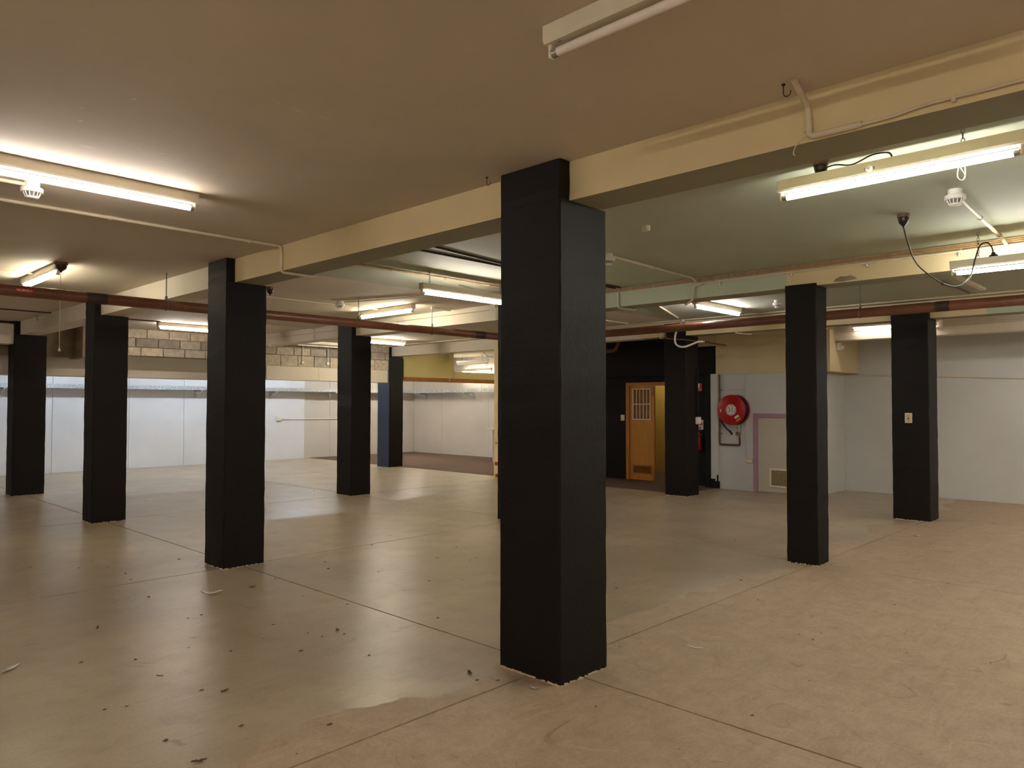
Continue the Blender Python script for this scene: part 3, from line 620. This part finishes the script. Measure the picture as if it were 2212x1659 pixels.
# fire service main
fp = thing('fire_pipe', 'brown fire service pipe crossing the whole room below the beams', 'pipe', (8.5, 7.76, 2.5))
MB().tube(round_path([(-2.95, 7.70, 2.50), (8.52, 7.80, 2.50), (8.45, -3.95, 2.50)], .16, 6), .052, 20).build('pipe', 'pipe', fp)
def ring(px, py, ax, m, hw, r=.0555):
    q = Vector((hw, 0, 0)) if ax == 'x' else Vector((0, hw, 0)); p = Vector((px, py, 2.5)); return MB().tube([p-q, p+q], r, 20).build('coupling', m, fp)
ring(2.33, 7.746, 'x', 'piped', .09, .0535); ring(7.40, 7.79, 'x', 'piped', .11, .0545); ring(7.28, 7.789, 'x', 'pipe', .018, .058); ring(8.462, 2.05, 'y', 'piped', .06, .0535)
for k, (hx, hy, ax) in enumerate(((2.98, 7.752, 'x'), (5.32, 7.772, 'x'), (6.52, 7.783, 'x'), (8.478, 2.86, 'y'), (0.6, 7.73, 'x'), (8.46, .5, 'y'))):
    h = MB(); pts = []
    for q in range(24):
        a = 2*math.pi*q/24; c, s = math.cos(a)*.0555, math.sin(a)*.0555
        pts.append((hx, hy+c, 2.5+s) if ax == 'x' else (hx+c, hy, 2.5+s))
    h.tube(pts, .005, 5, closed=True).tube([(hx, hy, 2.556), (hx, hy, ZC-.001)], .0055, 6)
    h.bbox(hx-.012, hx+.012, hy-.012, hy+.012, 2.555, 2.59, .003)
    h.build('hanger', 'steel', fp)
# red arrow label FIRE SERVICE on the front of the pipe
n = 6; lb = MB()
A = [math.radians(a) for a in (-13, -6, 1, 8, 15, 22)]
xl0, xl1 = 1.665, 1.800
vs = []
for a in A:
    yy, zz = 7.7405-math.cos(a)*.0530, 2.5+math.sin(a)*.0530
    vs += [(xl0, yy, zz), (xl1-.012, yy, zz), (xl1, yy, zz) if abs(a-math.radians(4)) < .2 else (xl1-.004, yy, zz)]
fs = []
for i in range(5):
    for j in range(2): fs.append((i*3+j, i*3+j+1, (i+1)*3+j+1, (i+1)*3+j))
lb.add(vs, fs); lo = lb.build('pipe_label', 'signr', fp); lo['label'] = 'red arrow label reading FIRE SERVICE'
cu = bpy.data.curves.new('t', 'FONT'); cu.body = 'FIRE SERVICE'; cu.size = .0215; cu.extrude = .0004; cu.space_character = 1.05
to = bpy.data.objects.new('t', cu); C.objects.link(to); dg = bpy.context.evaluated_depsgraph_get(); me = bpy.data.meshes.new_from_object(to.evaluated_get(dg))
bpy.data.objects.remove(to)
wdt = max(v.co.x for v in me.vertices)
for v in me.vertices:
    x, y = v.co.x*(.096/wdt), v.co.y*1.25; a = math.radians(4)+(y-.009)/.0536
    v.co = Vector((xl0+.006+x, 7.7405-math.cos(a)*(.0537+v.co.z*.3), 2.5+math.sin(a)*(.0537+v.co.z*.3)))
me.materials.append(MT['signw']); lt = bpy.data.objects.new('lettering', me); C.objects.link(lt); lt.parent = lo; lt.location = -parent_world(lo)
ar = MB(); yA = 7.7405-.0541
ar.box(xl0+.106, xl0+.122, yA-.0004, yA, 2.5025, 2.5050).add([(xl0+.117, yA-.0004, 2.496), (xl0+.117, yA-.0004, 2.5115), (xl0+.127, yA-.0004, 2.5037)], [(0, 1, 2)])
ar.build('arrow', 'signw', lo)

# ------------------------------------------------------------------ galvanised tray on wall brackets
tr = thing('cable_tray', 'galvanised tray on brackets along the white far wall', 'cable tray', (6, 17.9, 1.86))
t = MB(); t.box(X0, 14.19, 17.86, 17.866, 1.82, 1.91).box(X0, 14.5, 18.14, 18.146, 1.82, 1.91).box(X0, 14.5, 17.866, 18.14, 1.82, 1.825); t.build('channel', 'galv', tr)
t2 = thing('cable_tray', 'galvanised tray on brackets along the side wall over the carpet', 'cable tray', (14.3, 16, 1.86))
t = MB(); t.box(14.2, 14.206, 12.0, 17.85, 1.82, 1.91).box(14.45, 14.456, 12.0, 17.85, 1.82, 1.91).box(14.206, 14.45, 12.0, 17.85, 1.82, 1.825); t.build('channel', 'galv', t2)
for xx in (-.5, 1.6, 3.7, 5.75, 7.72, 9.70, 11.5, 13.2):
    b = MB(); b.box(xx-.02, xx+.02, 17.80, 18.19, 1.79, 1.82).box(xx-.03, xx+.03, 18.17, 18.195, 1.64, 1.82); b.tube([(xx, 17.84, 1.795), (xx, 18.17, 1.68)], .012, 6)
    b.build('bracket', 'galv', tr)
for yy in (13.6, 15.5, 17.6):
    b = MB(); b.box(14.14, 14.55, yy-.02, yy+.02, 1.79, 1.82).box(14.52, 14.55, yy-.03, yy+.03, 1.64, 1.82); b.tube([(14.18, yy, 1.795), (14.52, yy, 1.68)], .012, 6)
    b.build('bracket', 'galv', t2)
so = thing('power_outlet', 'white power outlet on the far white wall', 'outlet', (9.95, 18.19, 1.08))
MB().bbox(9.88, 10.02, 18.15, 18.195, 1.03, 1.14, .008).build('box', 'plastic', so); MB().bbox(9.89, 10.01, 18.142, 18.151, 1.04, 1.13, .004).build('faceplate', 'plastic', so)
conduit('white conduit along the far wall from the outlet', [(10.02, 18.18, 1.08), (10.7, 18.18, 1.07), (10.76, 18.23, 1.07), (12.6, 18.23, 1.06)], .013, 'pvc')
# reception counter end
ct = thing('counter', 'grey counter with a white top beside the cream column', 'counter', (13.8, 13.1, 0))
MB().bbox(13.25, 14.5, 12.7, 13.42, .004, .84, .004).build('body', 'counter', ct); MB().bbox(13.12, 14.5, 12.6, 13.5, .84, .875, .006).build('top', 'plastic', ct)

# ------------------------------------------------------------------ timber door
d = struct(empty('door_1', (12.25, 8.0, 0)))
f = MB(); f.bbox(12.225, 12.4, 8.53, 8.605, 0.004, 1.856, .004)
f.bbox(12.225, 12.4, 7.33, 7.405, 0.004, 1.856, .004); f.bbox(12.225, 12.4, 7.33, 8.605, 1.856, 1.922, .004); f.build('frame', 'plyf', d)
# fixed leaf: built as a panel around the barred window
lf = MB(); yA, yB = 7.962, 8.526
gy0, gy1, gz0, gz1 = 8.052, 8.448, 1.20, 1.79
for a, b_, z0, z1 in ((yA, yB, .012, gz0), (yA, yB, gz1, 1.848), (yA, gy0, gz0, gz1), (gy1, yB, gz0, gz1)): lf.box(12.262, 12.30, a, b_, z0, z1)
leaf = lf.build('door_leaf', 'ply', d)
MB().box(12.285, 12.295, gy0, gy1, gz0, gz1).build('panel', 'timber', leaf)
gr = MB()
for (a, b_, z0, z1) in ((gy0-.01, gy1+.01, gz1-.008, gz1+.012), (gy0-.01, gy1+.01, gz0-.012, gz0+.008), (gy0-.01, gy0+.01, gz0, gz1), (gy1-.01, gy1+.01, gz0, gz1), (gy0, gy1, 1.485, 1.505)): gr.bbox(12.246, 12.264, a, b_, z0, z1, .003)
gr.build('grille_frame', 'signw', leaf)
for k in range(4):
    yy = gy0+(gy1-gy0)*(k+1)/5; MB().bbox(12.248, 12.262, yy-.007, yy+.007, gz0, gz1, .003).build('grille_bar', 'signw', leaf)
vf = MB(); vy0, vy1, vz0, vz1 = 8.03, 8.44, .15, .285
for (a, b_, z0, z1) in ((vy0-.02, vy1+.02, vz1, vz1+.022), (vy0-.02, vy1+.02, vz0-.022, vz0), (vy0-.02, vy0, vz0, vz1), (vy1, vy1+.02, vz0, vz1)): vf.bbox(12.248, 12.263, a, b_, z0, z1, .003)
vf.build('vent_frame', 'plyf', leaf); MB().box(12.2605, 12.2625, vy0, vy1, vz0, vz1).build('vent_backing', 'slot', leaf)
for k in range(8):
    z = vz0+.008+k*.0165; MB().add([(12.2605, vy0, z+.009), (12.2605, vy1, z+.009), (12.251, vy1, z), (12.251, vy0, z), (12.2605, vy0, z+.006), (12.2605, vy1, z+.006)], [(0,1,2,3),(3,2,5,4),(0,3,4),(1,5,2)]).build('vent_slat', 'timber', leaf)
MB().tube([(12.252, 7.985, 1.84), (12.252, 7.985, 1.66)], .006, 8).tube([(12.252, 7.985, 1.70), (12.235, 8.01, 1.70)], .005, 6).build('bolt', 'steel', leaf)
MB().tube([(12.252, 7.985, .02), (12.252, 7.985, .17)], .008, 8).bbox(12.244, 12.262, 7.97, 8.0, .14, .175, .003).build('bolt', 'alu', leaf)
MB().bbox(12.25, 12.263, 7.966, 7.982, 1.22, 1.31, .003).build('lock_plate', 'alu', leaf)
lf2 = MB().bbox(12.41, 12.95, 7.40, 7.438, .012, 1.848, .003).build('door_leaf', 'ply', d)
sw = thing('light_switch', 'white light switch on the black wall left of the timber door', 'switch', (12.245, 8.69, 1.22))
MB().bbox(12.228, 12.25, 8.645, 8.732, 1.165, 1.283, .005).build('plate', 'plastic', sw); MB().bbox(12.221, 12.229, 8.675, 8.70, 1.205, 1.245, .002).build('rocker', 'plastic', sw)

# ------------------------------------------------------------------ hatch with lilac frame
h = struct(empty('door_2', (12.1, 5.4, 0)))
f = MB(); f.bbox(12.07, 12.1, 5.775, 5.852, 0.0, 1.34, .004); f.bbox(12.07, 12.1, 4.86, 5.775, 1.268, 1.34, .004); f.build('frame', 'lilac', h)
hl = MB().bbox(12.078, 12.0995, 4.862, 5.77, .015, 1.262, .003).build('door_leaf', 'door', h)
vg = MB(); ya, yb_, za, zb_ = 5.20, 5.56, .10, .42
for (a, b_, z0, z1) in ((ya, yb_, zb_-.03, zb_), (ya, yb_, za, za+.03), (ya, ya+.03, za+.03, zb_-.03), (yb_-.03, yb_, za+.03, zb_-.03)): vg.bbox(12.06, 12.079, a, b_, z0, z1, .003)
vg.build('vent_frame', 'plastic', hl); MB().box(12.0745, 12.0775, ya+.03, yb_-.03, za+.03, zb_-.03).build('vent_backing', 'slot', hl)
cy, cz = (ya+yb_)/2, (za+zb_)/2
for k in range(6):
    s = .008+k*.0225; q = MB(); wv = .0045
    for (a, b_, z0, z1) in ((cy-s*1.12-wv, cy+s*1.12+wv, cz+s-wv, cz+s+wv), (cy-s*1.12-wv, cy+s*1.12+wv, cz-s-wv, cz-s+wv), (cy-s*1.12-wv, cy-s*1.12+wv, cz-s, cz+s), (cy+s*1.12-wv, cy+s*1.12+wv, cz-s, cz+s)): q.box(12.066, 12.074, a, b_, z0, z1)
    q.build('vent_slat', 'switchc', hl)
po = thing('power_outlet', 'cream power outlet beside the lilac door frame', 'outlet', (12.09, 5.92, .52))
MB().bbox(12.07, 12.1, 5.862, 5.98, .488, .555, .005).build('box', 'switchc', po); MB().bbox(12.064, 12.071, 5.87, 5.972, .494, .549, .003).build('faceplate', 'plastic', po)

# ------------------------------------------------------------------ fire hose reel
RY, RZ = 6.165, 1.40
hr = thing('fire_hose_reel', 'red fire hose reel on the wall above copper pipework', 'hose reel', (12.09, RY, RZ))
MB().lathe([(.255, 0), (.262, -.006), (.262, -.016), (.25, -.02)], (12.085, RY, RZ), 'x', 40).build('back_disc', 'redg', hr)
hs = MB()
for k in range(4):
    for rr in (.235, .205): hs.tube([(12.05-.032*k, RY+math.cos(a)*rr, RZ+math.sin(a)*rr) for a in [2*math.pi*q/36 for q in range(36)]], .0155, 7, closed=True)
hs.lathe([(.2, 0), (.2, -.15)], (12.07, RY, RZ), 'x', 28); hs.build('hose_coil', 'rubber', hr)
fd = MB().lathe([(.25, 0), (.262, -.004), (.262, -.014), (.254, -.02), (.11, -.024)], (11.912, RY, RZ), 'x', 40).build('front_disc', 'redg', hr)
lbm = MB().lathe([(.098, 0), (.098, -.003)], (11.888, RY, RZ), 'x', 32).build('hub_label', 'signw', fd)
pr = MB()
for k in range(22):
    a = 2*math.pi*k/22; c, s = math.cos(a), math.sin(a)
    if k % 5 == 4: continue
    u = Vector((0, -s, c)); wv = Vector((0, c, s)); p = Vector((11.8845, RY+c*.082, RZ+s*.082)); L_ = .009; H_ = .0065
    pr.add([p-u*L_-wv*H_, p+u*L_-wv*H_, p+u*L_+wv*H_, p-u*L_+wv*H_], [(0,1,2,3)])
for s in (-1, 1):
    for k in range(7):
        z = RZ+.042-.014*k; y = RY+s*(.028+.006*math.cos(k)); pr.box(11.8842, 11.8848, y-.012, y+.012, z-.004, z+.004)
pr.build('print', 'grey', fd)
def quad(cx, cy_, cz_, w, h, rot, m, nm, par):
    c, s = math.cos(rot), math.sin(rot); P = []
    for (a, b) in ((-w/2, -h/2), (w/2, -h/2), (w/2, h/2), (-w/2, h/2)):
        for x in (0, .0015): P.append((cx-x, cy_-(a*c-b*s), cz_+(a*s+b*c)))
    return MB().add(P, [(1,3,5,7),(0,6,4,2),(0,2,3,1),(2,4,5,3),(4,6,7,5),(6,0,1,7)]).build(nm, m, par)
quad(11.8895, RY-.112, RZ-.128, .085, .062, .55, 'signw', 'sticker', fd); quad(11.8895, RY-.128, RZ-.158, .085, .045, .55, 'yel', 'sticker', fd)
quad(11.891, RY+.195, RZ-.015, .022, .05, -.1, 'signw', 'sticker', fd)
MB().tube(smooth_path([(11.98, RY+.235, RZ-.06), (11.97, RY+.235, RZ-.14), (11.97, RY+.20, RZ-.24), (11.98, RY+.13, RZ-.33), (11.99, RY+.06, RZ-.385)], 5), .0135, 8).build('hose_tail', 'rubber', hr)
MB().tube([(11.99, RY+.085, RZ-.37), (11.995, RY+.03, RZ-.415)], [.02, .012], 10).bbox(11.975, 12.0, RY+.03, RY+.06, RZ-.435, RZ-.40, .004).build('nozzle', 'dark', hr)
MB().bbox(12.05, 12.1, RY-.075, RY+.0, RZ-.45, RZ-.385, .006).tube([(12.04, RY-.01, RZ-.41), (12.04, RY-.09, RZ-.33)], .005, 6).build('nozzle_bracket', 'alu', hr)
MB().tube([(12.04, RY-.075, RZ-.27), (12.04, RY-.075, RZ-.36)], .022, 12).tube([(12.04, RY-.075, RZ-.355), (12.04, RY-.075, RZ-.38)], .027, 8).build('valve', 'alu', hr)
MB().tube([(12.04, RY-.075, RZ-.38), (12.04, RY-.075, RZ-.47)], .018, 10).tube([(12.0, RY-.075, RZ-.43), (12.08, RY-.075, RZ-.43)], .012, 8).build('valve_body', 'brass', hr)
fpn = MB().tube(round_path([(12.065, 6.475, 2.025), (12.065, 6.475, .785), (12.065, RY-.075, .785), (12.045, RY-.075, RZ-.47)], .04, 5), .0155, 10).build('feed_pipe', 'copper', hr)
for zz in (1.75, .98): MB().bbox(12.07, 12.1, 6.44, 6.475, zz-.01, zz+.01, .003).build('pipe_clip', 'steel', hr)

# ------------------------------------------------------------------ signs, extinguisher, switches near the black wall
s1 = thing('fire_sign', 'red and white fire sign high on the black wall beside the column', 'sign', (12.245, 6.99, 1.81))
MB().bbox(12.24, 12.2495, 6.915, 7.09, 1.735, 1.885, .002).build('plate', 'signr', s1)
MB().box(12.2385, 12.2402, 6.965, 7.08, 1.80, 1.878).build('pictogram_panel', 'signw', s1)
for z in (1.752, 1.775): MB().box(12.2385, 12.2402, 6.925, 7.08, z, z+.006).build('text_line', 'signw', s1)
s2 = thing('extinguisher_sign', 'white sign with a red disc above the fire extinguisher', 'sign', (12.245, 6.99, 1.12))
MB().bbox(12.24, 12.2495, 6.895, 7.09, 1.03, 1.21, .002).build('plate', 'signw', s2)
MB().lathe([(.076, 0), (.076, -.0015)], (12.2398, 6.99, 1.12), 'x', 28).build('disc', 'signr', s2)
MB().box(12.236, 12.2383, 6.90, 7.08, 1.075, 1.115).build('text_panel', 'signw', s2)
for z in (1.085, 1.1): MB().box(12.2352, 12.2362, 6.925, 7.06, z, z+.005).build('text_line', 'grey', s2)
ex = thing('fire_extinguisher', 'red fire extinguisher on the black wall behind the column', 'fire extinguisher', (12.17, 6.955, .65))
MB().lathe([(.05, 0), (.06, .012), (.06, .24), (.045, .28), (.02, .30)], (12.17, 6.955, .65), 'z', 20).build('cylinder', 'redg', ex)
MB().lathe([(.02, .30), (.022, .33), (.016, .35)], (12.17, 6.955, .65), 'z', 12).build('valve', 'brass', ex)
MB().bbox(12.155, 12.185, 6.885, 6.985, .995, 1.008, .003).bbox(12.155, 12.185, 6.885, 6.965, 1.02, 1.032, .003).build('handle', 'dark', ex)
MB().tube(smooth_path([(12.17, 6.925, .97), (12.16, 6.88, .95), (12.16, 6.885, .85), (12.165, 6.888, .74)], 4), .008, 7).build('hose', 'rubber', ex)
MB().box(12.228, 12.25, 6.935, 6.975, .70, .95).build('bracket', 'steel', ex)
bxs = thing('switch_box', 'white switch box on the side of the column before the door', 'switch', (10.96, 6.27, 1.22))
MB().bbox(10.90, 11.0, 6.235, 6.288, 1.168, 1.285, .006).build('box', 'plastic', bxs); MB().bbox(10.91, 10.99, 6.229, 6.236, 1.178, 1.275, .003).build('faceplate', 'plastic', bxs)
MB().bbox(10.935, 10.965, 6.224, 6.23, 1.21, 1.245, .002).build('rocker', 'plastic', bxs)
conduit('black conduit above the switch box on the column before the door', [(10.95, 6.278, 1.285), (10.95, 6.278, 2.1)], .009, 'black')
ss = thing('wall_switch', 'cream wall switch with worn marks on the black column at right', 'switch', (10.51, 2.958, 1.32))
MB().bbox(10.494, 10.517, 2.915, 3.0, 1.257, 1.388, .005).build('surround', 'plastic', ss); MB().bbox(10.489, 10.496, 2.921, 2.992, 1.268, 1.376, .003).build('faceplate', 'switchc', ss)
MB().bbox(10.483, 10.49, 2.95, 2.963, 1.31, 1.33, .002).build('toggle', 'dark', ss)
for (yy, zz, w_) in ((2.965, 1.298, .010), (2.947, 1.298, .014), (2.957, 1.352, .016), (2.952, 1.277, .009)): MB().box(10.4882, 10.4892, yy-w_/2, yy+w_/2, zz-.003, zz+.003).build('mark', 'slot', ss)

# ------------------------------------------------------------------ peeling paint patch on the middle beam
pt = MB(); pp = [(2.58, 2.63), (2.56, 2.655), (2.52, 2.672), (2.47, 2.668), (2.43, 2.672), (2.39, 2.655), (2.37, 2.632), (2.42, 2.628), (2.5, 2.622)]
vs = [(6.9635, y, z) for y, z in pp]+[(6.9655, y, z) for y, z in pp]; k = len(pp)
pt.add(vs, [tuple(range(k))]+[(i, (i+1) % k, k+(i+1) % k, k+i) for i in range(k)])
tag(pt.build('peeled_patch', 'conc', loc=(6.964, 2.48, 2.63)), 'grey patch where paint has peeled off the middle beam', 'paint patch')

# ------------------------------------------------------------------ scuffed ceiling paint, odd bits on the ceiling
sm = MB()
for k, (x, y, L_, a) in enumerate(((1.222, 4.231, .11, .1), (1.364, 4.052, .035, 2.2), (1.415, 4.069, .05, .4), (1.53, 4.063, .03, 2.4), (1.584, 4.193, .06, .2), (1.729, 4.252, .03, .9), (1.084, 3.864, .04, 1.9), (.943, 3.812, .03, .3), (1.041, 3.694, .045, 2.0), (1.166, 3.416, .05, 1.8), (1.458, 3.689, .04, .3), (1.439, 2.958, .02, .3), (1.618, 2.994, .03, .2), (1.73, 3.011, .12, .1), (1.855, 2.999, .07, .0))):
    d = Vector((math.cos(a), math.sin(a), 0)); n_ = Vector((-d.y, d.x, 0)); p = Vector((x, y, ZC-.0006)); wv = .0035 if k % 3 else .006
    sm.add([p-d*L_/2, p+n_*wv, p+d*L_/2, p-n_*wv*.6], [(0, 1, 2, 3)])
o = tag(sm.build('paint_scuffs', 'signw'), 'pale scuffs scratched into the near ceiling paint above the left light', 'scuffs'); o['kind'] = 'stuff'
conduit('short red capped pipe stub on the ceiling under the cord loop', [(8.95, 2.165, ZC-.03), (9.95, 2.14, ZC-.03)], .016, 'pipe', nm='pipe', cat='pipe', couplers=[((8.97, 2.165, ZC-.03), 'x')])
tag(MB().bbox(8.6, 9.8, 1.93, 1.99, ZC-.03, ZC-.001, .003).build('ceiling_batten', 'metal', loc=(9.2, 1.96, ZC)), 'pale batten strip on the ceiling under the cord loop', 'batten')
tag(MB().bbox(6.56, 6.90, 7.82, 7.86, ZC-.03, ZC-.001, .004).build('cable_duct', 'pvc', loc=(6.73, 7.84, ZC)), 'short white cable duct on the ceiling near the middle beam', 'cable duct')

# ------------------------------------------------------------------ litter on the floor
def leafobj(label, x, y, L_, rot, m='leaf', nm='dry_leaf', cat='leaf', curl=.35, wide=.45, seed=0, group=None):
    rnd = random.Random(seed); mb = MB(); n = 7; vs = []
    for i in range(n+1):
        t = i/n; wv = math.sin(math.pi*min(max(t, .02), .98))**.8*L_*wide*.5*rnd.uniform(.75, 1.2)
        zz = .002+abs(t-.5)*2*curl*L_*.3+rnd.uniform(0, .004)
        for s in (-1, 0, 1): vs.append((t*L_-L_/2, s*wv+math.sin(t*4+seed)*L_*.12, zz+(abs(s)*curl*L_*.18)))
    fs = [(i*3+j, (i+1)*3+j, (i+1)*3+j+1, i*3+j+1) for i in range(n) for j in range(2)]
    mb.add(vs, fs, 0, True)
    o = mb.build(nm, m); o.location = (x, y, .0); o.rotation_euler = (0, 0, rot)
    md = o.modifiers.new('s', 'SOLIDIFY'); md.thickness = .0012; md.offset = 1
    return tag(o, label, cat, group)
leafobj('crumpled clear plastic scrap on the floor before the conduit column', 2.592, 5.762, .16, -.6, 'film', 'plastic_scrap', 'plastic scrap', .35, .3, 3)
leafobj('clear plastic sliver at the left edge of the floor', 1.078, 4.941, .13, .5, 'film', 'plastic_scrap', 'plastic scrap', .2, .3, 5)
leafobj('clear plastic shard at the foot of the largest column', 2.931, 2.648, .05, 2.0, 'film', 'plastic_scrap', 'plastic scrap', .1, .5, 6)
leafobj('thin clear plastic strip on the floor right of the largest column', 4.101, 2.38, .11, -1.2, 'film', 'plastic_scrap', 'plastic scrap', .1, .12, 8)
leafobj('small clear wrapper on the floor before the switch column', 9.313, 2.554, .09, -.9, 'film', 'plastic_scrap', 'plastic scrap', .2, .8, 9)
for k, (x, y, L_, lab) in enumerate(((1.355, 3.111, .06, 'curled dry leaf at the bottom edge of the view'), (2.761, 4.256, .045, 'dry leaf between the largest column and the plastic scrap'),
    (2.92, 5.741, .05, 'flat dry leaf just right of the crumpled plastic'), (1.677, 5.446, .04, 'dry leaf scrap on the floor at left, below the joint'),
    (1.62, 4.23, .04, 'broken leaf ring on the left foreground floor'), (1.772, 3.773, .045, 'pair of leaf bits in the left foreground'),
    (2.839, 3.051, .05, 'dry leaf left of the foot of the largest column'), (3.29, 3.203, .035, 'dry leaf close behind the left edge of the largest column'))):
    leafobj(lab, x, y, L_, k*1.3, seed=20+k, group='dry leaves on the floor')
dm = MB(); rnd = random.Random(5)
for k in range(170):
    x, y = rnd.uniform(.8, 10.5), rnd.uniform(.6, 15)
    if rnd.random() < .6: x, y = rnd.uniform(.9, 5.5), rnd.uniform(1.0, 8.0)
    s = rnd.uniform(.005, .016); a = rnd.uniform(0, 6.28); vs = []
    for q in range(5): an = a+q*2*math.pi/5; rr = s*rnd.uniform(.4, 1.1); vs.append((x+math.cos(an)*rr*1.4, y+math.sin(an)*rr*.8, .001))
    vs.append((x, y, .001+s*rnd.uniform(.2, .6))); dm.add(vs, [(q, (q+1) % 5, 5) for q in range(5)]+[(4, 3, 2, 1, 0)])
o = tag(dm.build('floor_debris', 'leaf'), 'scattered dark leaf crumbs across the concrete floor', 'debris'); o['kind'] = 'stuff'
